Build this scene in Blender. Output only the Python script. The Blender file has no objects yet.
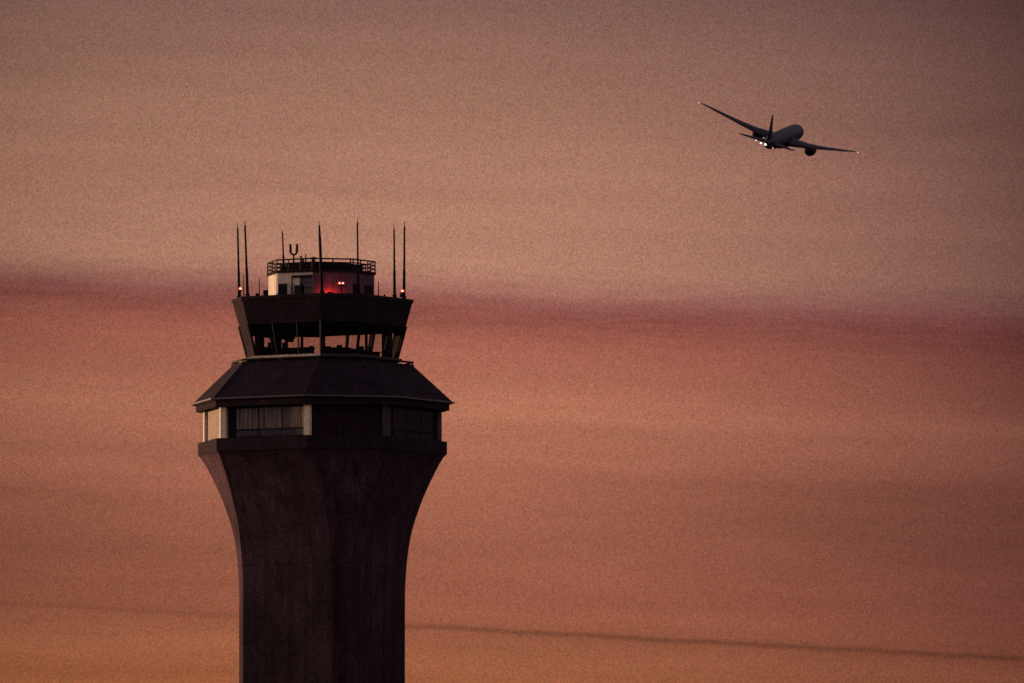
import bpy, bmesh, math, random
from mathutils import Vector, Matrix, noise
random.seed(4)
scn = bpy.context.scene
COL = scn.collection
PI = math.pi

# ------------------------------------------------------------------ view
F = 11250.0                     # focal length expressed in picture pixels
PITCH = math.radians(4.0)
CAM_Z = 1.7
DIST = 900.0                    # metres from the photographer to the tower
S = 0.0802                      # metres per picture pixel at the tower
CX = 322.5                      # tower axis
TX = (CX - 512) * S
THETA = math.radians(-31.0)
TAN = math.tan(PITCH)

def Z(y):                       # height on the tower axis
    return CAM_Z + DIST * math.tan(PITCH + math.atan((341.0 - y) / F))

def W(x, d, z):                 # d = distance in front of the axis (in S units)
    return Vector(((x - 512) * S * (DIST - d * S) / DIST, -d * S, z))

def ZD(y, d):                   # height of something seen at row y that stands d in front of the axis
    return Z(y + d * TAN)

# ------------------------------------------------------------------ materials
def nt_of(m):
    m.use_nodes = True
    return m.node_tree

def mat(name, col, rough=0.7, metal=0.0, var=0.25, scale=3.0, grain=0.35, spec=0.3, streak=0.0, bump=0.0):
    m = bpy.data.materials.new(name)
    nt = nt_of(m); N = nt.nodes; L = nt.links
    b = N['Principled BSDF']
    b.inputs['Roughness'].default_value = rough
    b.inputs['Metallic'].default_value = metal
    b.inputs['Specular IOR Level'].default_value = spec
    tc = N.new('ShaderNodeTexCoord')
    n1 = N.new('ShaderNodeTexNoise'); n1.inputs['Scale'].default_value = scale * 0.25; n1.inputs['Detail'].default_value = 5
    L.new(tc.outputs['Object'], n1.inputs['Vector'])
    n2 = N.new('ShaderNodeTexNoise'); n2.inputs['Scale'].default_value = 5.5; n2.inputs['Detail'].default_value = 1
    L.new(tc.outputs['Object'], n2.inputs['Vector'])
    def lin(src, amt):
        mr = N.new('ShaderNodeMapRange'); mr.inputs['From Min'].default_value = 0.25; mr.inputs['From Max'].default_value = 0.75
        mr.inputs['To Min'].default_value = 1 - amt; mr.inputs['To Max'].default_value = 1 + amt
        L.new(src, mr.inputs['Value']); return mr.outputs['Result']
    def mul(a, c):
        q = N.new('ShaderNodeMath'); q.operation = 'MULTIPLY'; L.new(a, q.inputs[0]); L.new(c, q.inputs[1]); return q.outputs[0]
    f = mul(lin(n1.outputs['Fac'], var), lin(n2.outputs['Fac'], grain))
    if streak:
        mp = N.new('ShaderNodeMapping'); mp.inputs['Scale'].default_value = (1.3, 1.3, 0.06)
        L.new(tc.outputs['Object'], mp.inputs['Vector'])
        n3 = N.new('ShaderNodeTexNoise'); n3.inputs['Scale'].default_value = 1.2; n3.inputs['Detail'].default_value = 4
        L.new(mp.outputs['Vector'], n3.inputs['Vector'])
        f = mul(f, lin(n3.outputs['Fac'], streak))
    mx = N.new('ShaderNodeMix'); mx.data_type = 'RGBA'; mx.blend_type = 'MULTIPLY'; mx.inputs['Factor'].default_value = 1
    mx.inputs['A'].default_value = (*col, 1)
    L.new(f, mx.inputs['B'])
    L.new(mx.outputs['Result'], b.inputs['Base Color'])
    if bump:
        bp = N.new('ShaderNodeBump'); bp.inputs['Strength'].default_value = bump
        L.new(n2.outputs['Fac'], bp.inputs['Height']); L.new(bp.outputs['Normal'], b.inputs['Normal'])
    m['f'] = 1
    return m

def emis(name, col, strength):
    m = bpy.data.materials.new(name)
    nt = nt_of(m); b = nt.nodes['Principled BSDF']
    b.inputs['Base Color'].default_value = (*col, 1)
    b.inputs['Emission Color'].default_value = (*col, 1)
    b.inputs['Emission Strength'].default_value = strength
    return m

def concrete():
    """board-marked concrete: vertical formwork joints, pour lines, runs of dirt"""
    m = mat('shaft_concrete', (0.082, 0.046, 0.058), 0.9, var=0.4, scale=1.2, grain=0.55, spec=0.1, streak=0.5)
    nt = m.node_tree; N = nt.nodes; L = nt.links
    b = N['Principled BSDF']
    src = b.inputs['Base Color'].links[0].from_socket
    tc = N.new('ShaderNodeTexCoord')
    so = N.new('ShaderNodeSeparateXYZ'); L.new(tc.outputs['Object'], so.inputs[0])
    sn = N.new('ShaderNodeSeparateXYZ'); L.new(tc.outputs['Normal'], sn.inputs[0])
    def M(op, a, c=None):
        q = N.new('ShaderNodeMath'); q.operation = op
        for i, v in enumerate((a, c)):
            if v is None: continue
            if isinstance(v, (int, float)): q.inputs[i].default_value = v
            else: L.new(v, q.inputs[i])
        return q.outputs[0]
    isy = M('GREATER_THAN', M('ABSOLUTE', sn.outputs['Y']), M('ABSOLUTE', sn.outputs['X']))
    along = M('ADD', M('MULTIPLY', so.outputs['X'], isy), M('MULTIPLY', so.outputs['Y'], M('SUBTRACT', 1.0, isy)))
    def lines(v, period, width):
        fr = M('FRACT', M('DIVIDE', v, period))
        return M('LESS_THAN', fr, width / period)
    j = M('MAXIMUM', lines(M('ADD', along, 100.55), 2.1, 0.1), lines(so.outputs['Z'], 3.1, 0.1))
    zr = N.new('ShaderNodeMapRange'); zr.interpolation_type = 'SMOOTHSTEP'      # shaft darkens below the flare: light and shade put into the colour
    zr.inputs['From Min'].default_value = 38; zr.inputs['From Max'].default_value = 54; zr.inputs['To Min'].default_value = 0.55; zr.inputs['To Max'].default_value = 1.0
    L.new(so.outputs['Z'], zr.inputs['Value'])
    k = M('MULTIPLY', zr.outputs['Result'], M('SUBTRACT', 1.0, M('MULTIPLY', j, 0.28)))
    mx = N.new('ShaderNodeMix'); mx.data_type = 'RGBA'; mx.blend_type = 'MULTIPLY'; mx.inputs['Factor'].default_value = 1
    L.new(src, mx.inputs['A']); L.new(k, mx.inputs['B']); L.new(mx.outputs['Result'], b.inputs['Base Color'])
    return m

def blind_mat():
    """vertical blinds hanging behind office glass"""
    m = bpy.data.materials.new('office_blinds')
    nt = nt_of(m); N = nt.nodes; L = nt.links; b = N['Principled BSDF']
    b.inputs['Roughness'].default_value = 0.6
    tc = N.new('ShaderNodeTexCoord')
    mp = N.new('ShaderNodeMapping'); mp.inputs['Scale'].default_value = (4.2, 4.2, 0.16); L.new(tc.outputs['Object'], mp.inputs['Vector'])
    n = N.new('ShaderNodeTexNoise'); n.inputs['Scale'].default_value = 1.6; n.inputs['Detail'].default_value = 4; L.new(mp.outputs[0], n.inputs['Vector'])
    r = N.new('ShaderNodeValToRGB'); r.color_ramp.elements[0].position = 0.35; r.color_ramp.elements[1].position = 0.68
    r.color_ramp.elements[0].color = (0.1, 0.085, 0.07, 1); r.color_ramp.elements[1].color = (0.66, 0.53, 0.4, 1)
    L.new(n.outputs['Fac'], r.inputs['Fac']); L.new(r.outputs['Color'], b.inputs['Base Color'])
    return m

def glass_mat(name, tint, gloss):
    m = bpy.data.materials.new(name)
    nt = nt_of(m); N = nt.nodes; L = nt.links
    N.remove(N['Principled BSDF']); out = N['Material Output']
    t = N.new('ShaderNodeBsdfTransparent'); t.inputs['Color'].default_value = (*tint, 1)
    g = N.new('ShaderNodeBsdfGlossy'); g.inputs['Roughness'].default_value = 0.03
    n = N.new('ShaderNodeTexNoise'); n.inputs['Scale'].default_value = 0.4
    mr = N.new('ShaderNodeMapRange'); mr.inputs['To Min'].default_value = gloss * 0.6; mr.inputs['To Max'].default_value = gloss * 1.4
    L.new(n.outputs['Fac'], mr.inputs['Value'])
    mx = N.new('ShaderNodeMixShader'); L.new(mr.outputs['Result'], mx.inputs['Fac'])
    L.new(t.outputs[0], mx.inputs[1]); L.new(g.outputs[0], mx.inputs[2]); L.new(mx.outputs[0], out.inputs['Surface'])
    return m

M_CONC = concrete()
M_BAND = mat('parapet_concrete', (0.033, 0.021, 0.027), 0.9, spec=0.1, grain=0.55, streak=0.3)
M_FASCIA = mat('dark_fascia_panel', (0.033, 0.021, 0.027), 0.9, spec=0.08, grain=0.55, streak=0.2)
M_ROOF = mat('dark_roof_metal', (0.032, 0.021, 0.029), 0.9, spec=0.08, grain=0.55, streak=0.3)
M_GUTTER = mat('gutter_metal', (0.14, 0.11, 0.12), 0.5, spec=0.4)
M_WHITE = mat('cream_column_paint', (0.86, 0.8, 0.62), 0.6, var=0.15, grain=0.2, streak=0.1)
M_PENT = mat('penthouse_siding', (0.74, 0.67, 0.53), 0.6, var=0.15, grain=0.25, streak=0.25)
M_TAN = mat('tan_panel', (0.36, 0.29, 0.2), 0.6, var=0.15, grain=0.25, spec=0.15)
M_WALL = mat('dark_wall', (0.03, 0.013, 0.018), 0.8, spec=0.1, grain=0.8)
M_SILL = mat('sunlit_sill_tone', (0.82, 0.7, 0.55), 0.5, var=0.2)
M_METAL = mat('dark_metal', (0.013, 0.010, 0.011), 0.7, var=0.2, spec=0.2)
M_MULL = mat('mullion_metal', (0.014, 0.010, 0.013), 0.8, spec=0.2)
M_EQUIP = mat('equipment_black', (0.026, 0.019, 0.023), 0.8, spec=0.05)
M_DIMCOL = mat('shade_toned_trim', (0.085, 0.06, 0.075), 0.8, var=0.15, grain=0.3)  # shade put into the colour, for trim turned from the sun
M_GREY = mat('equipment_and_reflection_grey', (0.13, 0.13, 0.145), 0.7, spec=0.2)
M_BLIND = blind_mat()
M_GLASS = glass_mat('cab_glass', (0.78, 0.78, 0.77), 0.06)
M_OGLASS = glass_mat('office_glass', (0.8, 0.8, 0.78), 0.018)
M_RED = emis('red_lamp_glass', (1.0, 0.1, 0.05), 0.9)
M_HOT = emis('lamp_filament', (1.0, 0.55, 0.34), 3.2)
M_PLANE = mat('airliner_navy_paint', (0.036, 0.03, 0.06), 0.5, var=0.1, grain=0.12, spec=0.25)
M_PLANE_G = mat('airliner_wing_grey', (0.026, 0.022, 0.04), 0.5, var=0.15, grain=0.12, spec=0.25)
M_NACELLE = mat('engine_cowl', (0.018, 0.015, 0.024), 0.6, spec=0.3)
M_GLINT = emis('white_glint_glow', (1.0, 0.86, 0.74), 7.0)
M_NAVGLINT = emis('faint_nav_and_glint', (1.0, 0.8, 0.66), 1.5)
M_NAVRED = emis('red_nav_light', (1.0, 0.3, 0.22), 1.5)

# ------------------------------------------------------------------ mesh helpers
def link_mesh(name, verts, faces, material, parent=None, smooth=False):
    me = bpy.data.meshes.new(name)
    me.from_pydata([tuple(v) for v in verts], [], faces)
    me.materials.append(material)
    if smooth:
        for p in me.polygons: p.use_smooth = True
    me.update()
    o = bpy.data.objects.new(name, me)
    COL.objects.link(o)
    if parent is not None: o.parent = parent
    return o

class MB:
    def __init__(self): self.v = []; self.f = []
    def add(self, v, f):
        k = len(self.v); self.v += [Vector(q) for q in v]; self.f += [tuple(i + k for i in q) for q in f]
    def box(self, c, s, rz=0.0):
        c = Vector(c); R = Matrix.Rotation(rz, 3, 'Z')
        v = [c + R @ Vector((sx * s[0] / 2, sy * s[1] / 2, sz * s[2] / 2)) for sz in (-1, 1) for sy in (-1, 1) for sx in (-1, 1)]
        self.add(v, [(0, 2, 3, 1), (4, 5, 7, 6), (0, 1, 5, 4), (2, 6, 7, 3), (0, 4, 6, 2), (1, 3, 7, 5)])
    def tube(self, pts, rad, n=8, caps=True):
        pts = [Vector(p) for p in pts]
        rad = rad if isinstance(rad, (list, tuple)) else [rad] * len(pts)
        rings = []
        for i, p in enumerate(pts):
            t = (pts[min(i + 1, len(pts) - 1)] - pts[max(i - 1, 0)]).normalized()
            u = t.cross(Vector((0.31, 0.95, 0.02))) if abs(t.y) < 0.9 else t.cross(Vector((1, 0, 0)))
            u.normalize(); w = t.cross(u)
            rings.append([p + (u * math.cos(2 * PI * k / n) + w * math.sin(2 * PI * k / n)) * rad[i] for k in range(n)])
        v = [q for r in rings for q in r]; f = []
        for i in range(len(pts) - 1):
            for k in range(n):
                f.append((i * n + k, i * n + (k + 1) % n, (i + 1) * n + (k + 1) % n, (i + 1) * n + k))
        if caps:
            f.append(tuple(reversed(range(n)))); f.append(tuple((len(pts) - 1) * n + k for k in range(n)))
        self.add(v, f)
    def loft(self, rings, caps=True):
        n = len(rings[0]); v = [q for r in rings for q in r]; f = []
        for i in range(len(rings) - 1):
            for k in range(n):
                f.append((i * n + k, i * n + (k + 1) % n, (i + 1) * n + (k + 1) % n, (i + 1) * n + k))
        if caps:
            f.append(tuple(reversed(range(n)))); f.append(tuple((len(rings) - 1) * n + k for k in range(n)))
        self.add(v, f)
    def sphere(self, c, r, n=10, sz=1.0):
        c = Vector(c); rings = []
        for i in range(1, n // 2):
            a = PI * i / (n // 2)
            rings.append([c + Vector((r * math.sin(a) * math.cos(2 * PI * k / n), r * math.sin(a) * math.sin(2 * PI * k / n), -r * sz * math.cos(a))) for k in range(n)])
        self.loft(rings)
    def build(self, name, material, parent=None, smooth=False):
        return link_mesh(name, self.v, self.f, material, parent, smooth)

def thing(name, loc, label, cat, group=None, rz=0.0):
    o = bpy.data.objects.new(name, None); COL.objects.link(o)
    o.location = loc; o.rotation_euler = (0, 0, rz); o.empty_display_size = 0.3
    o['label'] = label; o['category'] = cat
    if group: o['group'] = group
    return o

def octo(a, w, z):              # square with cut corners, plan measured in picture pixels
    return [Vector((x * S, y * S, z)) for x, y in ((-w, -a), (w, -a), (a, -w), (a, w), (w, a), (-w, a), (-a, w), (-a, -w))]

def octo_part(name, material, parent, levels, caps=True):
    m = MB(); m.loft([octo(a, w, Z(y)) for y, a, w in levels], caps)
    return m.build(name, material, parent)

# ------------------------------------------------------------------ control tower
T = thing('control_tower', (TX, 0, 0), 'tall dark concrete airport control tower with flared shaft, glazed cab and roof antennas', 'control tower', rz=THETA)

# shaft: constant faces with growing cut corners; each of the eight sides its own smooth strip
prof = [(455, 113), (458, 109), (464, 105), (472, 100), (486, 92), (498, 85.8), (511, 80), (523, 75.2), (536, 71.3), (550, 68.6), (565, 66.6), (580, 65.4), (593, 64.8)]
def prof_a(y):
    for (y0, a0), (y1, a1) in zip(prof, prof[1:]):
        if y0 <= y <= y1: return a0 + (a1 - a0) * (y - y0) / (y1 - y0)
    return 64.8
ys = [593 - i * (593 - 455) / 46 for i in range(47)]
sm = []
for i, y in enumerate(ys):      # light smoothing of the flare
    if i in (0, 46): sm.append(prof_a(y))
    else: sm.append((prof_a(ys[max(i - 2, 0)]) + prof_a(ys[i - 1]) + prof_a(y) + prof_a(ys[i + 1]) + prof_a(ys[min(i + 2, 46)])) / 5)
WS = 52.5
rings = [octo(64.8, WS, 0.0), octo(64.8, WS, Z(760)), octo(64.8, WS, Z(640))] + [octo(a, WS, Z(y)) for y, a in zip(ys, sm)]
mb = MB()
for k in range(8):
    v = []; f = []
    for r in rings: v += [r[k], r[(k + 1) % 8]]
    for i in range(len(rings) - 1): f.append((2 * i, 2 * i + 1, 2 * i + 3, 2 * i + 2))
    mb.add(v, f)
mb.add(rings[-1], [tuple(range(8))])
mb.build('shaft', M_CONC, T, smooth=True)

octo_part('parapet', M_BAND, T, [(455.05, 113.6, 53), (442, 113.6, 53)])
octo_part('office_wall', M_WALL, T, [(442.1, 104, 50), (404, 104, 50)])
octo_part('fascia', M_FASCIA, T, [(411, 117, 52), (404.6, 117, 52)])
octo_part('gutter', M_GUTTER, T, [(404.7, 119, 53.4), (403.8, 122, 54.6), (402.4, 122, 54.6)])
rf = octo_part('roof', M_ROOF, T, [(402.5, 119.5, 53.2), (365.6, 78.5, 44.5)])
lo, hi = octo(119.5, 53.2, Z(402.5)), octo(78.5, 44.5, Z(365.6))
for p, q in zip(lo, hi):
    mb = MB(); mb.tube([p + (q - p) * 0.01, q], 0.03, 6); mb.build('hip_cap', M_ROOF, rf)
# pale columns on the eight corners of the office storey, one L-shaped mesh each
base = octo(108, 52, 0)
for k in range(8):
    c = base[k]; pv = base[(k - 1) % 8]; nx = base[(k + 1) % 8]
    main_next = (k % 2 == 0)
    tn = (nx - c).normalized(); tp = (pv - c).normalized()
    wn, wp = (6.6 * S, 4.6 * S) if main_next else (4.6 * S, 6.6 * S)
    if k == 1: wp, wn = wp, wn * 0.55
    if k == 1: wp = 6.6 * S; wn = 2.4 * S
    th = 3.9 * S
    inn = Vector((-tn.y, tn.x, 0)); inp = Vector((tp.y, -tp.x, 0))
    ic = c + (inn + inp) * (th / (1 + inn.dot(inp)))
    poly = [c, c + tn * wn, c + tn * wn + inn * th, ic, c + tp * wp + inp * th, c + tp * wp]
    mb = MB(); mb.loft([[p + Vector((0, 0, Z(441.9))) for p in poly], [p + Vector((0, 0, Z(411.1))) for p in poly]])
    mb.build('corner_column', M_DIMCOL if k in (2, 3, 4) else M_WHITE, T)  # columns away from the sun get the copy with painted shade

def face_frame(k):              # k-th main side (0 = the one turned to the photographer's left): tangent, outward normal
    n = Vector((0, -1, 0)); t = Vector((1, 0, 0)); R = Matrix.Rotation(k * PI / 2, 3, 'Z')
    return R @ t, R @ n

def slab(mb, t, n, u0, u1, out0, out1, z0, z1):
    t0, t1 = t * u0 * S, t * u1 * S
    pts = [t0 + n * out0 * S, t1 + n * out0 * S, t1 + n * out1 * S, t0 + n * out1 * S]
    mb.loft([[p + Vector((0, 0, z0)) for p in pts], [p + Vector((0, 0, z1)) for p in pts]])

zs0, zs1, ztr = Z(441.9), Z(411.1), Z(434)
for k in range(4):
    t, n = face_frame(k)
    # dark panel beside each window
    mb = MB(); slab(mb, t, n, -44, -37, 104.05, 104.7, zs0, zs1); mb.build('dark_panel', M_EQUIP, T)
    mb = MB()
    slab(mb, t, n, -36, 45, 104.1, 105.8, zs0, zs0 + 0.1); slab(mb, t, n, -36, 45, 104.1, 105.8, zs1 - 0.14, zs1)
    slab(mb, t, n, -36, 45, 104.1, 105.6, ztr - 0.05, ztr + 0.05)
    for i in range(4):
        u = -36 + i * 81 / 3
        slab(mb, t, n, u - 0.3, u + 0.3, 104.1, 105.2, zs0 + 0.101, zs1 - 0.141)
    fr = mb.build('office_window', M_MULL, T)
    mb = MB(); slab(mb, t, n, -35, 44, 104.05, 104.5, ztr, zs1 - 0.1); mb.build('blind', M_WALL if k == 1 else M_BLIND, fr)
    mb = MB(); slab(mb, t, n, -35, 44, 104.05, 104.4, zs0 + 0.05, ztr - 0.01); mb.build('reflection_panel', M_WALL if k == 1 else M_GREY, fr)  # bluish grey painted in for a reflection in the lower glass
    mb = MB()
    q = [t * -35.5 * S + n * 105.0 * S, t * 44.5 * S + n * 105.0 * S]
    mb.add([q[0] + Vector((0, 0, zs0 + .05)), q[1] + Vector((0, 0, zs0 + .05)), q[1] + Vector((0, 0, zs1 - .05)), q[0] + Vector((0, 0, zs1 - .05))], [(0, 1, 2, 3)])
    mb.build('pane', M_OGLASS, fr)
    # cut corner next to it: plain panel
    R = Matrix.Rotation(k * PI / 2 + PI / 4, 3, 'Z'); tc, nc = R @ Vector((1, 0, 0)), R @ Vector((0, -1, 0))
    dd = (104 + 50) / math.sqrt(2); hw = (104 - 50) / math.sqrt(2) - 0.6
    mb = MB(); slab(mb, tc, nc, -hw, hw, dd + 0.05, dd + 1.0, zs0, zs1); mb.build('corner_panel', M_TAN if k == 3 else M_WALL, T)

# walkway below the cab
octo_part('walkway', M_ROOF, T, [(366.6, 79.8, 45), (364.6, 79.8, 45)])
def ring_rail(mb, a, w, z, r, n=6):
    o = octo(a, w, z)
    for k in range(8): mb.tube([o[k], o[(k + 1) % 8]], r, n)
mb = MB(); ring_rail(mb, 78.6, 44.5, Z(362.2), 0.085)
o8 = octo(78.6, 44.5, 0)
for k in range(8):
    for t in (0.0, 0.5):
        p = o8[k].lerp(o8[(k + 1) % 8], t)
        mb.tube([p + Vector((0, 0, Z(364.7))), p + Vector((0, 0, Z(362.2)))], 0.05, 6)
mb.build('walkway_railing', M_METAL, T)

# cab
octo_part('cab_base', M_FASCIA, T, [(364.7, 64.5, 38.5), (360.4, 64.5, 38.5)])
octo_part('cab_sill', M_DIMCOL, T, [(361.4, 68.5, 40.4), (358.4, 68.5, 40.4)])  # sill shade is in this darker colour
t, n = face_frame(0); mb = MB(); slab(mb, t, n, -40.2, 40.2, 68.45, 69.6, Z(360.9), Z(358.3)); mb.build('sunlit_sill_edge', M_SILL, T)  # pale strip paints the sunlight on this side of the sill
octo_part('cab_floor', M_EQUIP, T, [(358.65, 60, 36), (358.3, 60, 36)])
BA, BW, TA, TW = 64.0, 38.5, 71.4, 43.0
octo_part('cab_fascia', M_FASCIA, T, [(326, TA, TW), (302.4, 77, 46.4)])
octo_part('cab_ceiling', M_EQUIP, T, [(330.5, 65.5, 39), (325.8, 67, 40.5)])
octo_part('cab_roof', M_BAND, T, [(302.5, 78, 46.9), (299.4, 78, 46.9), (299.0, 77.4, 46.6)])
b8, t8 = octo(BA, BW, Z(358.5)), octo(TA, TW, Z(325.9))
for k in range(8):
    p0, p1, q0, q1 = b8[k], b8[(k + 1) % 8], t8[k], t8[(k + 1) % 8]
    main = k % 2 == 0
    mb = MB(); npan = 3 if main else 1
    mb.tube([p0, q0], 0.13, 6)
    for j in range(1, npan): mb.tube([p0.lerp(p1, j / npan), q0.lerp(q1, j / npan)], 0.06 if k == 0 else 0.14, 6)
    mb.tube([q0.lerp(p0, 0.01), q1.lerp(p1, 0.01)], 0.06, 6)
    fr = mb.build('cab_window', M_MULL, T)
    solid = k in (3, 7)
    link_mesh('spandrel' if solid else 'pane', [p0, p1, q1, q0], [(0, 1, 2, 3)], M_FASCIA if solid else M_GLASS, fr)
    drop = {6: 0.27, 5: 0.17, 4: 0.14}.get(k)
    if drop:                    # roller shade drawn part of the way down behind the glass
        c = Vector((0, 0, 0)); n0 = ((p0 + p1) / 2); n0 = Vector((-n0.x, -n0.y, 0)).normalized() * 0.12
        link_mesh('roller_shade', [q0.lerp(p0, drop) + n0, q1.lerp(p1, drop) + n0, q1 + n0, q0 + n0], [(0, 1, 2, 3)], M_EQUIP, fr)
# inside columns that hold the cab roof
for x, d in ((301, -48), (366, -22), (279, -20)):
    R = Matrix.Rotation(-THETA, 3, 'Z'); p = R @ Vector(((x - CX) * S, -d * S, 0))
    mb = MB(); mb.tube([p + Vector((0, 0, Z(358.4))), p + Vector((0, 0, Z(330)))], 0.12, 8); mb.build('roof_column', M_EQUIP, T)

# penthouse on the cab roof
PA, PW = 49.5, 20.5
pent = octo_part('penthouse_wall', M_PENT, T, [(299.1, PA, PW), (275.0, PA, PW)])
octo_part('penthouse_deck', M_FASCIA, T, [(275.05, 51.2, 21.2), (272.4, 51.2, 21.2)])
octo_part('roof_block', M_EQUIP, T, [(272.5, 38.5, 17), (265.0, 38.5, 17)])
t, n = face_frame(0)
mb = MB(); slab(mb, t, n, -19.5, -9.3, PA + 0.05, PA + 0.5, Z(298.6), Z(285.8)); mb.build('door', M_EQUIP, pent)
mb = MB(); slab(mb, t, n, -3, 20.4, PA + 0.05, PA + 2.2, Z(280.4), Z(278.2)); mb.build('door_hood', M_EQUIP, pent)
mb = MB()
for i in range(7): slab(mb, t, n, 8.3 + i * 1.85, 8.3 + i * 1.85 + 0.7, PA + 0.05, PA + 0.7, Z(298.6), Z(280.5))
for yy in (285, 290.5): slab(mb, t, n, 8.3, 20.1, PA + 0.06, PA + 0.6, Z(yy + 0.5), Z(yy))
mb.build('louvre', M_FASCIA, pent)
mb = MB()
for u in (-3.0, 6.8): mb.tube([t * u * S + n * (PA + 1.2) * S + Vector((0, 0, Z(298.6))), t * u * S + n * (PA + 1.2) * S + Vector((0, 0, Z(280.4)))], 0.06, 6)
mb.build('pipe', M_METAL, pent)
for k, (u0, u1) in ((1, (-20, -7)), (1, (2, 17))):
    t, n = face_frame(k)
    mb = MB(); slab(mb, t, n, u0, u1, PA + 0.05, PA + 0.5, Z(298.6), Z(286)); mb.build('door', M_EQUIP, pent)
# faces turned from the glow: their shade painted on as thin dark sheets
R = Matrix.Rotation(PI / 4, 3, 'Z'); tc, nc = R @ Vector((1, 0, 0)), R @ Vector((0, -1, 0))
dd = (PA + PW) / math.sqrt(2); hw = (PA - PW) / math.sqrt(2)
M_PENTSHADE = mat('penthouse_shade_tone', (0.15, 0.08, 0.105), 0.7, var=0.2, grain=0.3, streak=0.3)
mb = MB(); slab(mb, tc, nc, -hw, hw, dd + 0.03, dd + 0.25, Z(299), Z(275.06)); mb.build('shade_panel', M_PENTSHADE, pent)
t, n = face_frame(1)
mb = MB(); slab(mb, t, n, -PW, PW, PA + 0.015, PA + 0.04, Z(299), Z(275.06)); mb.build('shade_panel', M_PENTSHADE, pent)
# railing round the penthouse roof
mb = MB()
for y in (262.0, 265.6, 269.2): ring_rail(mb, 50.3, 20.8, Z(y), 0.048 if y > 262.1 else 0.062)
o8 = octo(50.3, 20.8, 0)
for k in range(8):
    for tt in ((0, 1 / 3, 2 / 3) if k % 2 == 0 else (0, 0.5)):
        p = o8[k].lerp(o8[(k + 1) % 8], tt)
        mb.tube([p + Vector((0, 0, Z(272.5))), p + Vector((0, 0, Z(262)))], 0.055, 6)
mb.build('roof_railing', M_METAL, T)

off = Matrix.Rotation(-THETA, 3, 'Z') @ Vector((-1.2 * S, 0, 0))
for ch in T.children:
    if ch.name.split('.')[0] in ('penthouse_wall', 'penthouse_deck', 'roof_block', 'roof_railing'): ch.location = off

# ------------------------------------------------------------------ aerials on the tower, each a thing
ROOF_Z, DECK_Z, BLOCK_Z = Z(299.0), Z(272.4), Z(265.0)
WG = 'whip antennas on the tower roof'
def whip(xb, xt, ytop, d, z0, label, thick=0.085, step=0.38):
    p = W(xb, d, z0); h = ZD(ytop, d) - z0; lean = (xt - xb) * S
    o = thing('whip_antenna', p, label, 'antenna', WG)
    q = lambda k: Vector((lean * k, 0, h * k))
    mb = MB(); mb.tube([q(0), q(step * 0.97), q(step)], [thick * 1.3, thick * 1.2, thick * 0.95], 8); mb.build('mast', M_METAL, o, True)
    mb = MB(); mb.tube([q(step), q(0.93), q(0.935), q(1.0)], [thick * 0.95, thick * 0.8, 0.035, 0.02], 8); mb.build('rod', M_METAL, o, True)
    mb = MB(); mb.box((0, 0, 0.12), (0.34, 0.34, 0.24)); mb.build('base_bracket', M_METAL, o)
    return o
whip(239.2, 237.4, 223, 8, ROOF_Z, 'tall whip antenna at the far left, with a red lamp by its foot', 0.095)
whip(247.6, 244.6, 220, 34, ROOF_Z, 'tall thick-footed whip antenna just right of the leftmost mast', 0.1)
whip(283.8, 282.2, 229.5, 30, DECK_Z, 'shorter whip antenna standing inside the penthouse railing left of the fork aerial', 0.075)
whip(322.0, 319.0, 221, 80, ROOF_Z, 'tall whip antenna at the front corner, crossing the red-lit penthouse wall', 0.1, 0.8)
whip(358.2, 357.2, 218, 60, ROOF_Z, 'tall whip antenna in front of the right end of the penthouse railing', 0.085)
whip(394.6, 393.9, 224, 24, ROOF_Z, 'tall whip antenna on the right, second mast from the right end', 0.09)
whip(404.0, 404.4, 221, 6, ROOF_Z, 'tall whip antenna at the far right end with red lamp at its foot', 0.095)

def rod(x, ytop, d, z0, label, r=0.05):
    o = thing('rod_antenna', W(x, d, z0), label, 'antenna', 'short rod antennas on the tower roof')
    h = ZD(ytop, d) - z0
    mb = MB(); mb.tube([(0, 0, 0), (0, 0, h * .95), (0, 0, h)], [r, r * .7, r * .35], 6); mb.build('rod', M_METAL, o)
    mb = MB(); mb.box((0, 0, 0.06), (0.24, 0.24, 0.12)); mb.build('base_bracket', M_METAL, o)
    return o
rod(243.6, 273.5, 4, ROOF_Z, 'short thin rod antenna between the two tall masts at the left end')
rod(259.2, 277.5, 18, ROOF_Z, 'short thin rod antenna standing alone left of the penthouse')
rod(378.5, 280.5, 12, ROOF_Z, 'short thin rod antenna close to the right side of the penthouse')
rod(305.6, 253.5, 20, BLOCK_Z, 'short rod antenna on the penthouse roof right of the grey canister', 0.07)

o = thing('fork_antenna', W(293.6, 22, BLOCK_Z), 'U-shaped fork antenna on a short pole above the penthouse railing', 'antenna')
zb = ZD(254.4, 22) - BLOCK_Z; zt = ZD(243.8, 22) - BLOCK_Z
mb = MB(); mb.tube([(0, 0, 0), (0, 0, zb * .55), (0, 0, zb)], [0.08, 0.08, 0.055], 8); mb.build('pole', M_METAL, o)
mb = MB(); pts = [(-0.27, 0, zt)] ; hw = 0.25
for i in range(9):
    a = PI + PI * i / 8
    pts.append((hw * math.cos(a), 0, zb + hw + hw * math.sin(a)))
pts.append((0.27, 0, zt))
mb.tube(pts, [0.1, .115] + [0.08] * 7 + [.115, 0.1], 8); mb.build('fork', M_METAL, o)

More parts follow.
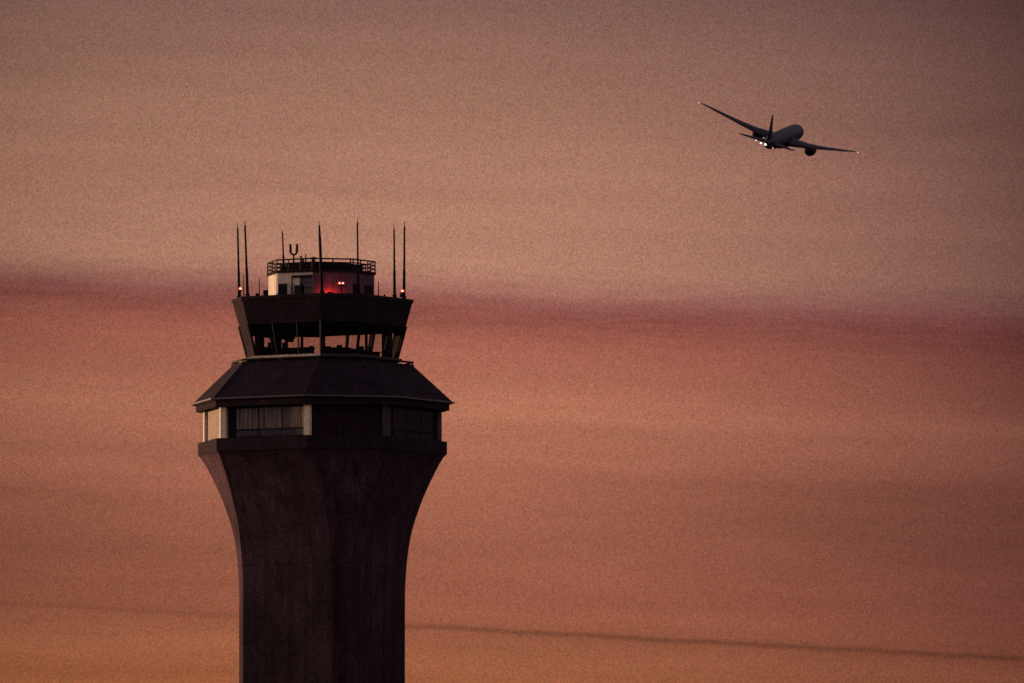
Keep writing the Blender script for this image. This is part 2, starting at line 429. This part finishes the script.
o = thing('vent_canister', W(302, 22, BLOCK_Z), 'grey upright canister with dark cap on the penthouse roof', 'vent')
h = ZD(257.5, 22) - BLOCK_Z
mb = MB(); mb.tube([(0, 0, 0), (0, 0, h * .94), (0, 0, h)], [0.17, 0.17, 0.11], 12); mb.build('body', M_GREY, o)
mb = MB(); mb.tube([(-0.1, 0, h), (-0.1, 0, h + .06), (-0.1, 0, h + .17)], [0.05, 0.1, 0.08], 10); mb.build('cap', M_EQUIP, o)

o = thing('equipment_cabinet', W(313.4, 22, BLOCK_Z), 'dark box on legs on the penthouse roof right of the thin rod antenna', 'cabinet')
h = ZD(257.2, 22) - BLOCK_Z
mb = MB(); mb.box((0, 0, h * .55), (0.2, 0.2, h * .82)); mb.build('body', M_EQUIP, o)
mb = MB(); mb.box((0, 0, h), (0.34, 0.34, 0.08)); mb.build('lid', M_EQUIP, o)
for sx in (-1, 1):
    mb = MB(); mb.tube([(sx * .14, 0, 0), (sx * .14, 0, h - .04)], 0.025, 6); mb.build('leg', M_EQUIP, o)

o = thing('cable_post', W(351.8, 26, DECK_Z), 'pair of thick dark posts inside the right part of the penthouse railing', 'post')
for sx in (-0.11, 0.11):
    mb = MB(); mb.box((sx, 0, 0.48), (0.1, 0.14, 0.96)); mb.build('post', M_METAL, o)
mb = MB(); mb.box((0, 0, .985), (0.34, 0.16, 0.05)); mb.build('crossbar', M_METAL, o)

# boxes on the cab roof
o = thing('junction_box', W(265.7, 30, ROOF_Z), 'black equipment box on the cab roof left of the bright penthouse wall', 'box')
mb = MB(); mb.box((0, 0, .33), (0.4, 0.4, 0.46)); mb.build('body', M_EQUIP, o)
for sx in (-1, 1):
    mb = MB(); mb.box((sx * .14, 0, .05), (0.06, 0.3, 0.1)); mb.build('foot', M_EQUIP, o)
o = thing('satellite_dish', W(257.4, 20, ROOF_Z), 'tiny dark dish beside the thin rod left of the penthouse', 'dish')
mb = MB(); mb.tube([(0, 0, 0), (0, 0, .22)], 0.035, 6); mb.build('post', M_METAL, o)
rr = []
for i in range(5):
    a = i / 4; r = 0.02 + 0.17 * a
    rr.append([Vector((r * math.cos(2 * PI * k / 14), -0.02 - 0.07 * a * a, .27 + r * .6 * math.sin(2 * PI * k / 14))) for k in range(14)])
mb = MB(); mb.loft(rr); mb.build('reflector', M_METAL, o)
o = thing('mushroom_vent', W(384.5, 16, ROOF_Z), 'small dark mushroom vent on the right of the cab roof', 'vent')
mb = MB(); mb.tube([(0, 0, 0), (0, 0, .2), (0, 0, .22), (0, 0, .32)], [0.05, 0.05, 0.12, 0.04], 10); mb.build('body', M_METAL, o)
o = thing('air_conditioner', W(299.0, 49, ROOF_Z), 'dark air conditioning unit standing before the pale penthouse wall', 'air conditioner')
zt = ZD(285.0, 49) - ROOF_Z
mb = MB(); mb.box((0, 0, zt * .55), (0.66, 0.4, zt * .9), THETA); mb.build('casing', M_EQUIP, o)
mb = MB(); mb.tube([(0.16, 0, zt), (0.16, 0, zt + .14)], 0.1, 10); mb.build('fan_cap', M_EQUIP, o)
for sx in (-1, 1):
    mb = MB(); mb.box((sx * .22, 0, .05), (0.08, 0.34, 0.1), THETA); mb.build('foot', M_EQUIP, o)

# red obstruction lamps (lit in the photograph)
def lamp_light(parent, loc, power, rad=0.08, col=(1, .06, .03)):
    l = bpy.data.lights.new('red_lamp', 'POINT'); l.energy = power; l.color = col; l.shadow_soft_size = rad
    ob = bpy.data.objects.new('red_lamp', l); COL.objects.link(ob); ob.parent = parent; ob.location = loc
def globe(o, p, r=0.15):
    mb = MB(); mb.tube([Vector(p) + Vector((0, 0, -r - .06)), Vector(p) + Vector((0, 0, -r * .55))], r * .8, 10); mb.build('lamp_base', M_EQUIP, o)
    mb = MB(); mb.sphere(p, r, 12); g = mb.build('lamp_globe', M_RED, o, True)
    mb = MB(); mb.sphere(Vector(p) + Vector((0, -r * .72, 0)), r * .5, 10); mb.build('bulb', M_HOT, g, True)
def obstruction(x, y, d, label):
    o = thing('obstruction_light', W(x, d, ROOF_Z), label, 'warning light', 'red warning lights on the tower')
    h = ZD(y, d) - ROOF_Z
    mb = MB(); mb.tube([(0, 0, 0), (0, 0, h - .2)], 0.05, 8); mb.build('post', M_EQUIP, o)
    mb = MB(); mb.box((-0.12, 0.1, h * .45), (0.2, 0.16, h * .5)); mb.build('control_box', M_EQUIP, o)
    globe(o, (0, 0, h))
    return o
obstruction(240.4, 288.3, 14, 'lit red warning lamp at the foot of the leftmost whip antenna')
obstruction(402.4, 290.6, 10, 'lit red warning lamp at the foot of the rightmost whip antenna')
o = thing('twin_obstruction_light', W(341.2, 62, ROOF_Z), 'pair of lit red warning lamps on one post before the penthouse', 'warning light')
h = ZD(283.1, 62) - ROOF_Z
mb = MB(); mb.tube([(0, 0, 0), (0, 0, h - .28)], 0.05, 8); mb.build('post', M_EQUIP, o)
mb = MB(); mb.box((0, 0, h - .24), (0.4, 0.07, 0.06)); mb.build('crossarm', M_EQUIP, o)
for sx in (-1, 1): globe(o, (sx * .135, 0, h), 0.12)
lamp_light(o, (0, 0.32, h), 0.25, 0.05)
o = thing('red_floodlight', W(330.5, 55.5, ROOF_Z), 'low red floodlight throwing a red glow on the penthouse wall', 'floodlight')
mb = MB(); mb.box((0, -0.12, .13), (0.5, 0.06, 0.26)); mb.box((0, 0, .02), (0.5, 0.26, 0.04)); mb.build('housing', M_EQUIP, o)
mb = MB(); mb.box((0, 0.0, .1), (0.36, 0.1, 0.08)); mb.build('lens', M_RED, o)
for lx, pw in ((-0.75, 4.0), (-0.25, 15.0), (0.3, 11.0), (0.95, 3.5)): lamp_light(o, (lx, 0.22 + lx * .18, .27), pw, 0.08)

# ------------------------------------------------------------------ control room contents, seen as silhouettes
FLOOR = Z(358.3)
def desk(x, d, wid, rz, label):
    o = thing('control_desk', W(x, d, FLOOR), label, 'desk', 'control desks inside the cab', rz=rz)
    mb = MB(); mb.box((0, 0, .63), (wid, 0.75, 0.06)); mb.build('worktop', M_EQUIP, o)
    mb = MB(); mb.box((0, 0, .3), (wid - .2, 0.55, 0.6)); mb.build('base', M_EQUIP, o)
desk(289, 36, 4.6, THETA, 'dark control desk inside the cab behind the left-hand front windows')
desk(352, 24, 3.6, THETA + PI / 2, 'dark control desk inside the cab behind the right-hand windows')
desk(336, 44, 2.2, THETA + PI / 4, 'dark control desk inside the cab behind the front corner window')
desk(357, -30, 4.2, THETA, 'dark control desk at the far side of the cab seen through the right windows')
desk(304, -40, 2.2, THETA + PI / 4, 'dark control desk at the far side of the cab behind the left windows')
def monitor(x, y, d, w, h, label, rz=THETA):
    zz = ZD(y, d)
    o = thing('desk_monitor', W(x, d, FLOOR + .66), label, 'monitor', 'monitors inside the cab', rz=rz)
    zc = zz - FLOOR - .66
    mb = MB(); mb.box((0, 0, zc - h / 2), (w, 0.07, h)); mb.build('screen', M_EQUIP, o)
    mb = MB(); mb.tube([(0, 0.08, 0), (0, 0.06, max(zc - h / 2, .06))], 0.05, 8); mb.box((0, .08, .02), (.3, .22, .04)); mb.build('stand', M_EQUIP, o)
monitor(328, 345.6, 40, .5, .34, 'small dark monitor by the front corner of the cab windows', 0.1)
monitor(339.5, 344.4, 40, .45, .4, 'dark monitor right of the small corner monitor in the cab', 0.1)
monitor(348.5, 346.8, 34, .4, .3, 'low dark monitor in the narrow second gap of the right cab windows', .2)
monitor(361, 345.6, 24, .5, .34, 'dark monitor in the third gap of the right cab windows', .2)
monitor(269.5, 342, 30, .3, .6, 'narrow dark monitor in the left part of the cab windows')
monitor(284.5, 342, 32, .4, .6, 'large dark monitor left of the hanging display in the cab')
def chair(x, y, d, label):
    o = thing('office_chair', W(x, d, FLOOR), label, 'chair', 'office chairs inside the cab', rz=random.uniform(-.4, .4))
    h = ZD(y, d) - FLOOR
    mb = MB(); rr = []
    for i in range(7):
        a = i / 6; w = .24 * math.sqrt(max(1 - (max(a - .4, 0) / .62) ** 2, .02))
        rr.append([Vector((sx * w, sy * .04 + .22, h * (.62 + .38 * a))) for sx, sy in ((-1, -1), (1, -1), (1, 1), (-1, 1))])
    mb.loft(rr); mb.build('backrest', M_EQUIP, o)
    mb = MB(); mb.box((0, 0, .42), (.46, .44, .08)); mb.build('seat', M_EQUIP, o)
    mb = MB(); mb.tube([(0, 0, .06), (0, 0, .4)], .035, 8)
    for k in range(5): mb.box((.13 * math.cos(k * 1.257), .13 * math.sin(k * 1.257), .05), (.28, .05, .05), k * 1.257)
    mb.build('pedestal', M_EQUIP, o)
chair(311, 345, 12, 'round-backed office chair in the widest gap of the left cab windows')
chair(264.5, 346, 20, 'round-backed office chair at the left end of the cab')
o = thing('hanging_display', W(290.5, 10, Z(330.3)), 'dark display hanging from the cab ceiling behind the left windows', 'display')
mb = MB(); mb.tube([(0, 0, 0), (0, 0, -.45)], .06, 8); mb.build('arm', M_EQUIP, o)
mb = MB(); mb.box((-.02, 0, -.72), (.55, .1, .5), .3); mb.box((.2, 0, -.55), (.36, .1, .36), -.2); mb.build('screen', M_EQUIP, o)
def rack(x, d, w, ytop, label):
    o = thing('equipment_rack', W(x, d, FLOOR), label, 'rack', 'equipment racks inside the cab', rz=THETA)
    h = ZD(ytop, d) - FLOOR
    mb = MB(); mb.box((0, 0, h / 2), (w, .5, h)); mb.build('cabinet', M_EQUIP, o)
    mb = MB()
    for i in range(4): mb.box((0, -.26, h * (.2 + .2 * i)), (w * .85, .015, h * .12))
    mb.build('front_panel', M_WALL, o)
rack(259.5, 0, .6, 334, 'tall black equipment rack at the left end of the cab')
rack(277.5, 6, .5, 331, 'tall black equipment rack at the back left of the cab')
rack(387, 8, .7, 331, 'tall black equipment rack at the right end of the cab')

# ------------------------------------------------------------------ airliner climbing away
yaw, pit, bank = math.radians(12.883), math.radians(5.685), math.radians(17.419)
AS, AXP, AYP = 2.7988, 781.62, 137.36
Rb = Matrix(((math.cos(bank), 0, math.sin(bank)), (0, 1, 0), (-math.sin(bank), 0, math.cos(bank))))
Rp = Matrix(((1, 0, 0), (0, math.cos(pit), -math.sin(pit)), (0, math.sin(pit), math.cos(pit))))
Rz = Matrix(((math.cos(yaw), math.sin(yaw), 0), (-math.sin(yaw), math.cos(yaw), 0), (0, 0, 1)))
VB = Matrix(((1, 0, 0), (0, math.cos(PITCH), -math.sin(PITCH)), (0, math.sin(PITCH), math.cos(PITCH))))
dep = F / AS
apos = Vector((0, -DIST, CAM_Z)) + VB @ Vector(((AXP - 512) / F * dep, dep, (341 - AYP) / F * dep))
A = thing('airliner', apos, 'dark twin-engine passenger jet banking right as it climbs away with white glints at its tail', 'airliner')
A.rotation_mode = 'QUATERNION'
A.rotation_quaternion = (VB @ Rz @ Rp @ Rb).to_quaternion()

def ring_y(y, rx, rz, zc, n=24):
    return [Vector((rx * math.cos(2 * PI * k / n), y, zc + rz * math.sin(2 * PI * k / n))) for k in range(n)]
fus = [(-29.6, .3, .4, .6), (-28.5, .7, .9, .5), (-26, 1.3, 1.6, .25), (-22, 2.05, 2.3, .05), (-17, 2.6, 2.75, 0), (-12, 2.8, 2.9, 0), (-6, 2.9, 2.97, 0),
       (4, 2.95, 3.05, 0), (19, 2.95, 3.05, 0), (25, 2.85, 2.95, -.02), (28, 2.5, 2.6, -.12), (30.5, 1.95, 1.95, -.35), (32.2, 1.2, 1.15, -.6), (33, .5, .45, -.75), (33.2, .1, .1, -.78)]
mb = MB(); mb.loft([ring_y(y, a, b, z) for y, a, b, z in fus]); fu = mb.build('fuselage', M_PLANE, A, True)
mb = MB()                       # belly fairing
mb.loft([ring_y(y, a, b, z, 16) for y, a, b, z in [(-9, .3, .2, -2.6), (-6, 2.0, .7, -2.6), (0, 2.9, 1.1, -2.5), (6, 2.8, 1.0, -2.5), (10, 1.6, .6, -2.5), (12, .3, .2, -2.5)]])
mb.build('belly_fairing', M_PLANE, fu, True)

def section(x, yle, c, z, tk, dz=0.0):
    tk *= 2.05
    pts = [(0, 0), (.06, .5), (.25, .95), (.5, .85), (.8, .4), (1, .03), (.8, -.1), (.5, -.35), (.25, -.45), (.06, -.3)]
    return [Vector((x, yle - c * u, z + tk * c * v + dz * u)) for u, v in pts]
def loft_sections(secs, name, material, parent):
    mb = MB(); mb.loft(secs); return mb.build(name, material, parent, True)
def wing(sx):
    st = [(1.5, 8.5, 12.6, -1.75, .115), (4.5, 6.6, 10.4, -1.4, .1), (9.9, 3.2, 7.4, -.45, .09), (15, 0.0, 5.6, .75, .085), (20, -3.3, 4.2, 2.1, .08), (24.5, -6.4, 3.1, 3.3, .08), (27.5, -8.8, 2.2, 4.2, .08), (29.3, -11.0, 1.2, 4.75, .08), (30.1, -12.9, .35, 5.0, .08)]
    w = loft_sections([section(sx * x, y, c, z, tk) for x, y, c, z, tk in st], 'wing', M_PLANE_G, A)
    mb = MB(); mb.sphere((sx * 30.0, -13.1, 5.0), .18, 8); mb.build('wingtip_light', M_NAVGLINT if sx < 0 else M_NAVGLINT, w, True)
    # engine
    ex, ez = sx * 9.9, -2.35
    def er(y, r): return [Vector((ex + r * math.cos(2 * PI * k / 20), y, ez + r * math.sin(2 * PI * k / 20))) for k in range(20)]
    mb = MB(); mb.loft([er(8.6, 1.2), er(10.0, 1.45), er(10.3, 1.7), (er(10.0, 1.88)), er(8.2, 2.02), er(6.6, 1.95), er(4.8, 1.5), er(4.75, 1.3), er(5.8, 1.15)])
    e = mb.build('engine', M_NACELLE, A, True)
    mb = MB(); mb.loft([er(6.0, 1.0), er(4.2, .9), er(3.0, .62), er(3.1, .5)]); mb.build('exhaust_core', M_NACELLE, e, True)
    mb = MB()
    mb.loft([[Vector((ex + xx, y, z)) for xx, z in ((-.22, z0), (.22, z0), (.22, z1), (-.22, z1))] for y, z0, z1 in ((9.2, ez + 1.7, ez + 1.78), (6.5, ez + 1.5, ez + 2.3), (2.0, ez + 1.35, ez + 2.3), (-.5, ez + 1.75, ez + 2.0))])
    mb.build('pylon', M_PLANE_G, e)
    # tailplane
    tp = loft_sections([section(sx * x, y, c, z, .09) for x, y, c, z in ((.7, -20.6, 5.6, .05), (4.5, -23.1, 3.7, .3), (9.6, -26.4, 1.9, .6), (10.7, -27.2, .8, .7))], 'tailplane', M_PLANE_G, A)
    return w, tp
wing(1)
lw, ltp = wing(-1)
mb = MB()
secs = []
for z, yle, c, tk in ((1.4, -18.5, 9.5, .6), (2.8, -21.6, 7.4, .55), (6, -25.2, 5.2, .45), (9.5, -28.8, 3.4, .33), (11.2, -30.6, 2.4, .2)):
    secs.append([Vector((tk * sxx, yle - c * u, z)) for u, sxx in ((0, 0), (.1, .6), (.3, 1), (.7, .6), (1, .08), (.7, -.6), (.3, -1), (.1, -.6))])
mb.loft(secs); mb.build('tail_fin', M_PLANE, A, True)
mb = MB(); mb.sphere((.1, -29.5, .1), .28, 10); mb.build('tailcone_glint', M_GLINT, fu, True)  # glowing bead stands in for a glint on the tail cone
mb = MB(); mb.sphere((-1.95, -27.8, -.2), .22, 10); mb.build('tailplane_glint', M_GLINT, ltp, True)  # glowing beads stand in for glints along the tailplane
mb = MB(); mb.sphere((-3.9, -27.6, .25), .22, 10); mb.build('tailplane_glint', M_NAVGLINT, ltp, True)
mb = MB(); mb.sphere((1.9, -22.7, -1.35), .26, 10); mb.build('beacon', M_NAVRED, fu, True)

# ------------------------------------------------------------------ ground
gm = mat('airfield_grass', (0.05, 0.055, 0.03), 0.95, var=0.5, scale=0.1, spec=0.05)
R0 = 60000.0
gv = [(0, 0, 0)]; gf = []; nseg = 96; rad = [40, 200, 900, 4000, 15000, R0]
for r in rad: gv += [(r * math.cos(2 * PI * k / nseg), r * math.sin(2 * PI * k / nseg), 0) for k in range(nseg)]
for k in range(nseg): gf.append((0, 1 + k, 1 + (k + 1) % nseg))
for i in range(len(rad) - 1):
    for k in range(nseg): gf.append((1 + i * nseg + k, 1 + (i + 1) * nseg + k, 1 + (i + 1) * nseg + (k + 1) % nseg, 1 + i * nseg + (k + 1) % nseg))
g = link_mesh('ground', gv, gf, gm); g['kind'] = 'structure'; g.location.z = -0.02

# ------------------------------------------------------------------ sky
SUN_AZ = math.radians(-62.0)    # from +Y, positive to the right: low sun far out to the left
SUN_EL = math.radians(1.2)
w = bpy.data.worlds.new('World'); scn.world = w; w.use_nodes = True
nt = w.node_tree; N = nt.nodes; L = nt.links
for nd in list(N): N.remove(nd)
out = N.new('ShaderNodeOutputWorld'); bg = N.new('ShaderNodeBackground'); L.new(bg.outputs[0], out.inputs['Surface'])
bg.inputs['Strength'].default_value = 1.0
def M(op, a, b=None, c=None):
    q = N.new('ShaderNodeMath'); q.operation = op
    for i, v in enumerate((a, b, c)):
        if v is None: continue
        if isinstance(v, (int, float)): q.inputs[i].default_value = v
        else: L.new(v, q.inputs[i])
    return q.outputs[0]
def MR(v, a, b, c, d, kind='LINEAR'):
    q = N.new('ShaderNodeMapRange'); q.interpolation_type = kind
    for k, x in (('From Min', a), ('From Max', b), ('To Min', c), ('To Max', d)): q.inputs[k].default_value = x
    L.new(v, q.inputs['Value']); return q.outputs['Result']
def NOISE(u, v, su, sv, detail=3, off=0.0, rough=0.5):
    cmb = N.new('ShaderNodeCombineXYZ'); L.new(M('MULTIPLY_ADD', u, su, off), cmb.inputs[0]); L.new(M('MULTIPLY', v, sv), cmb.inputs[1])
    n = N.new('ShaderNodeTexNoise'); n.noise_dimensions = '2D'; n.inputs['Scale'].default_value = 1; n.inputs['Detail'].default_value = detail; n.inputs['Roughness'].default_value = rough
    L.new(cmb.outputs[0], n.inputs['Vector']); return n
tc = N.new('ShaderNodeTexCoord'); sp = N.new('ShaderNodeSeparateXYZ'); L.new(tc.outputs['Generated'], sp.inputs[0])
az = M('ARCTAN2', sp.outputs['X'], sp.outputs['Y']); el = M('ARCSINE', sp.outputs['Z'])
# sky angles expressed in units of 1/11250 rad, measured from the point 4 degrees up over the tower's bearing
U = M('MULTIPLY_ADD', az, F, 512.0)
V = M('MULTIPLY_ADD', M('SUBTRACT', el, PITCH), -F, 341.0)
n_w = NOISE(U, V, 1 / 300.0, 1 / 110.0, 4, 3.7)
warp = MR(n_w.outputs['Fac'], 0, 1, -9, 9)
Vt = M('ADD', M('SUBTRACT', V, M('MULTIPLY', M('SUBTRACT', U, 512.0), 0.037)), warp)   # cloud layers dip gently to the right
V0, V1 = -500.0, 1128.0
def srgb(c): return tuple(((x / 255) / 12.92 if x / 255 <= .04045 else ((x / 255 + .055) / 1.055) ** 2.4) for x in c)
stops = [(-500, (60, 52, 62)), (-200, (98, 78, 74)), (0, (135, 97, 86)), (100, (160, 115, 96)), (200, (177, 126, 104)), (268, (181, 129, 106)), (287, (168, 113, 98)),
         (301, (148, 90, 81)), (314, (144, 82, 72)), (342, (162, 95, 78)), (415, (182, 116, 90)), (470, (170, 105, 82)), (535, (154, 93, 72)),
         (600, (152, 89, 68)), (660, (158, 95, 66)), (760, (160, 90, 50)), (1000, (140, 70, 40)), (1128, (110, 52, 34))]
cr = N.new('ShaderNodeValToRGB'); e = cr.color_ramp.elements
while len(e) > 1: e.remove(e[-1])
for i, (v, c) in enumerate(stops):
    p = (v - V0) / (V1 - V0)
    k = e[0] if i == 0 else e.new(p)
    k.position = p; k.color = (*srgb(c), 1)
L.new(MR(Vt, V0, V1, 0, 1), cr.inputs['Fac'])
col = cr.outputs['Color']
def MIX(kind, a, b, fac=1.0):
    q = N.new('ShaderNodeMix'); q.data_type = 'RGBA'; q.blend_type = kind
    if isinstance(fac, (int, float)): q.inputs['Factor'].default_value = fac
    else: L.new(fac, q.inputs['Factor'])
    for k, x in (('A', a), ('B', b)):
        if isinstance(x, tuple): q.inputs[k].default_value = (*x, 1)
        else: L.new(x, q.inputs[k])
    return q.outputs['Result']
# brightness falls away from the glow
t = M('DIVIDE', M('SUBTRACT', U, 410.0), 590.0)
t2 = M('MULTIPLY', t, t)
t6 = M('MULTIPLY', M('MULTIPLY', t2, t2), t2)
fall = M('MAXIMUM', M('EXPONENT', M('ADD', M('MULTIPLY', t2, MR(V, 400, 683, -0.62, -0.46)), M('MULTIPLY', t6, MR(V, 330, 560, -0.2, 0.0)))), 0.2)
# thin far-off cloud streaks
n_s = NOISE(U, Vt, 1 / 520.0, 1 / 26.0, 4, 11.0)
stre = MR(n_s.outputs['Fac'], .25, .75, .96, 1.04)
n_b = NOISE(U, Vt, 1 / 900.0, 1 / 90.0, 3, 41.0)
n_l = NOISE(U, Vt, 1 / 700.0, 1 / 42.0, 4, 63.0, .55)     # smoky layers below the main band
low = MR(V, 320, 380, 0, 1, 'SMOOTHSTEP')
stre = M('MULTIPLY', stre, M('MULTIPLY_ADD', low, M('SUBTRACT', MR(n_l.outputs['Fac'], .3, .7, .92, 1.06), 1.0), 1.0))
smk = M('DIVIDE', M('SUBTRACT', V, 505.0), 42.0)          # one wider smoky layer, heavier to the right
stre = M('MULTIPLY', stre, M('SUBTRACT', 1.0, M('MULTIPLY', M('EXPONENT', M('MULTIPLY', M('MULTIPLY', smk, smk), -1.0)), MR(U, 480, 950, .02, .2, 'SMOOTHSTEP'))))
stre = M('MULTIPLY', stre, MR(n_b.outputs['Fac'], .25, .75, .9, 1.08))
# narrow dark trail low in the sky
n_t = NOISE(U, V, 1 / 70.0, 0.0, 3, 5.0)
dl = M('SUBTRACT', V, M('ADD', M('MULTIPLY_ADD', U, 0.0545, 603.0), MR(n_t.outputs['Fac'], 0, 1, -1.6, 1.6)))
g1 = M('EXPONENT', M('MULTIPLY', M('MULTIPLY', dl, dl), -1 / 8.0))
g2 = M('EXPONENT', M('MULTIPLY', M('MULTIPLY', M('ADD', dl, 4.0), M('ADD', dl, 4.0)), -1 / 130.0))
side = MR(U, 150, 480, .45, 1.0, 'SMOOTHSTEP')
trail = M('SUBTRACT', 1.0, M('MULTIPLY', side, M('ADD', M('MULTIPLY', g1, .3), M('MULTIPLY', g2, .07))))
f = M('MULTIPLY', M('MULTIPLY', fall, stre), trail)
db = M('SUBTRACT', Vt, 309.0)                        # the dark layer thins out towards the right
f = M('MULTIPLY', f, M('MULTIPLY_ADD', M('EXPONENT', M('MULTIPLY', M('MULTIPLY', db, db), -1 / 420.0)), MR(U, 620, 1024, 0, .3), 1.0))
n_wisp = NOISE(U, Vt, 1 / 90.0, 1 / 7.0, 5, 23.0, .62)          # ragged wisps along its edge
f = M('MULTIPLY', f, M('MULTIPLY_ADD', M('EXPONENT', M('MULTIPLY', M('MULTIPLY', db, db), -1 / 1800.0)), MR(n_wisp.outputs['Fac'], .3, .7, -.1, .1), 1.0))
# fine random speckle, a film-like grain in the sky colour
def SPECK(cell, ang, off):       # one random value for each tiny patch of sky
    c, q = math.cos(ang) / cell, math.sin(ang) / cell
    a = M('FLOOR', M('ADD', M('MULTIPLY_ADD', U, c, off), M('MULTIPLY', V, q)))
    b = M('FLOOR', M('ADD', M('MULTIPLY_ADD', U, -q, off), M('MULTIPLY', V, c)))
    cmb = N.new('ShaderNodeCombineXYZ'); L.new(a, cmb.inputs[0]); L.new(b, cmb.inputs[1])
    n = N.new('ShaderNodeTexWhiteNoise'); n.noise_dimensions = '2D'; L.new(cmb.outputs[0], n.inputs['Vector']); return n
k1, k2, k3 = SPECK(0.85, .4, 13.3), SPECK(1.3, 1.1, 57.1), SPECK(1.5, .75, 91.7)
gr = M('ADD', M('ADD', MR(k1.outputs['Value'], 0, 1, -.2, .2), MR(k2.outputs['Value'], 0, 1, -.1, .1)), 1.0)
f = M('MULTIPLY', f, gr)
glow = MIX('MULTIPLY', col, f)
glow = MIX('MULTIPLY', glow, (0.96, 0.9, 1.06), M('MINIMUM', M('MULTIPLY', t2, MR(U, 410, 420, 0, 1)), 1.0))
glow = MIX('SOFT_LIGHT', glow, k3.outputs['Color'], .11)
# real twilight sky everywhere else
sky = N.new('ShaderNodeTexSky'); sky.sky_type = 'NISHITA'; sky.sun_disc = False
sky.sun_elevation = SUN_EL; sky.sun_rotation = SUN_AZ
sky.dust_density = 3.0; sky.air_density = 1.4
nish = MIX('MULTIPLY', sky.outputs['Color'], (0.07, 0.07, 0.07))
dusk = N.new('ShaderNodeValToRGB'); de = dusk.color_ramp.elements       # violet dusk away from the glow
de[0].position = 0.0; de[0].color = (0.25, 0.16, 0.2, 1); de[1].position = 1.0; de[1].color = (0.07, 0.06, 0.09, 1)
L.new(MR(el, 0, 1.2, 0, 1), dusk.inputs['Fac'])
nish = MIX('ADD', nish, dusk.outputs['Color'])
m_el = M('SUBTRACT', 1.0, MR(el, math.radians(6), math.radians(16), 0, 1, 'SMOOTHSTEP'))
m_az = M('SUBTRACT', 1.0, MR(M('ABSOLUTE', az), math.radians(25), math.radians(75), 0, 1, 'SMOOTHSTEP'))
L.new(MIX('MIX', nish, glow, M('MULTIPLY', m_el, m_az)), bg.inputs['Color'])

# ------------------------------------------------------------------ sun, camera, render
s = bpy.data.lights.new('sun', 'SUN'); s.energy = 3.8; s.angle = math.radians(0.5); s.color = (1.0, 0.57, 0.35)
so = bpy.data.objects.new('sun', s); COL.objects.link(so)
sd = Vector((math.sin(SUN_AZ) * math.cos(SUN_EL), math.cos(SUN_AZ) * math.cos(SUN_EL), math.sin(SUN_EL)))
so.rotation_euler = sd.to_track_quat('Z', 'Y').to_euler(); so.location = (-60, 0, 80)

cam = bpy.data.cameras.new('camera'); co = bpy.data.objects.new('camera', cam); COL.objects.link(co)
cam.sensor_width = 36; cam.lens = F * 36 / 1024; cam.clip_start = 1; cam.clip_end = 200000
co.location = (0, -DIST, CAM_Z); co.rotation_euler = (PI / 2 + PITCH, 0, 0)
scn.camera = co
scn.view_settings.view_transform = 'Standard'; scn.view_settings.look = 'None'; scn.view_settings.exposure = 0
scn.render.engine = 'CYCLES'
scn.cycles.use_denoising = False
scn.cycles.sample_clamp_indirect = 2.0
scn.cycles.pixel_filter_type = 'BLACKMAN_HARRIS'; scn.cycles.filter_width = 1.55
scn.cycles.transparent_max_bounces = 16
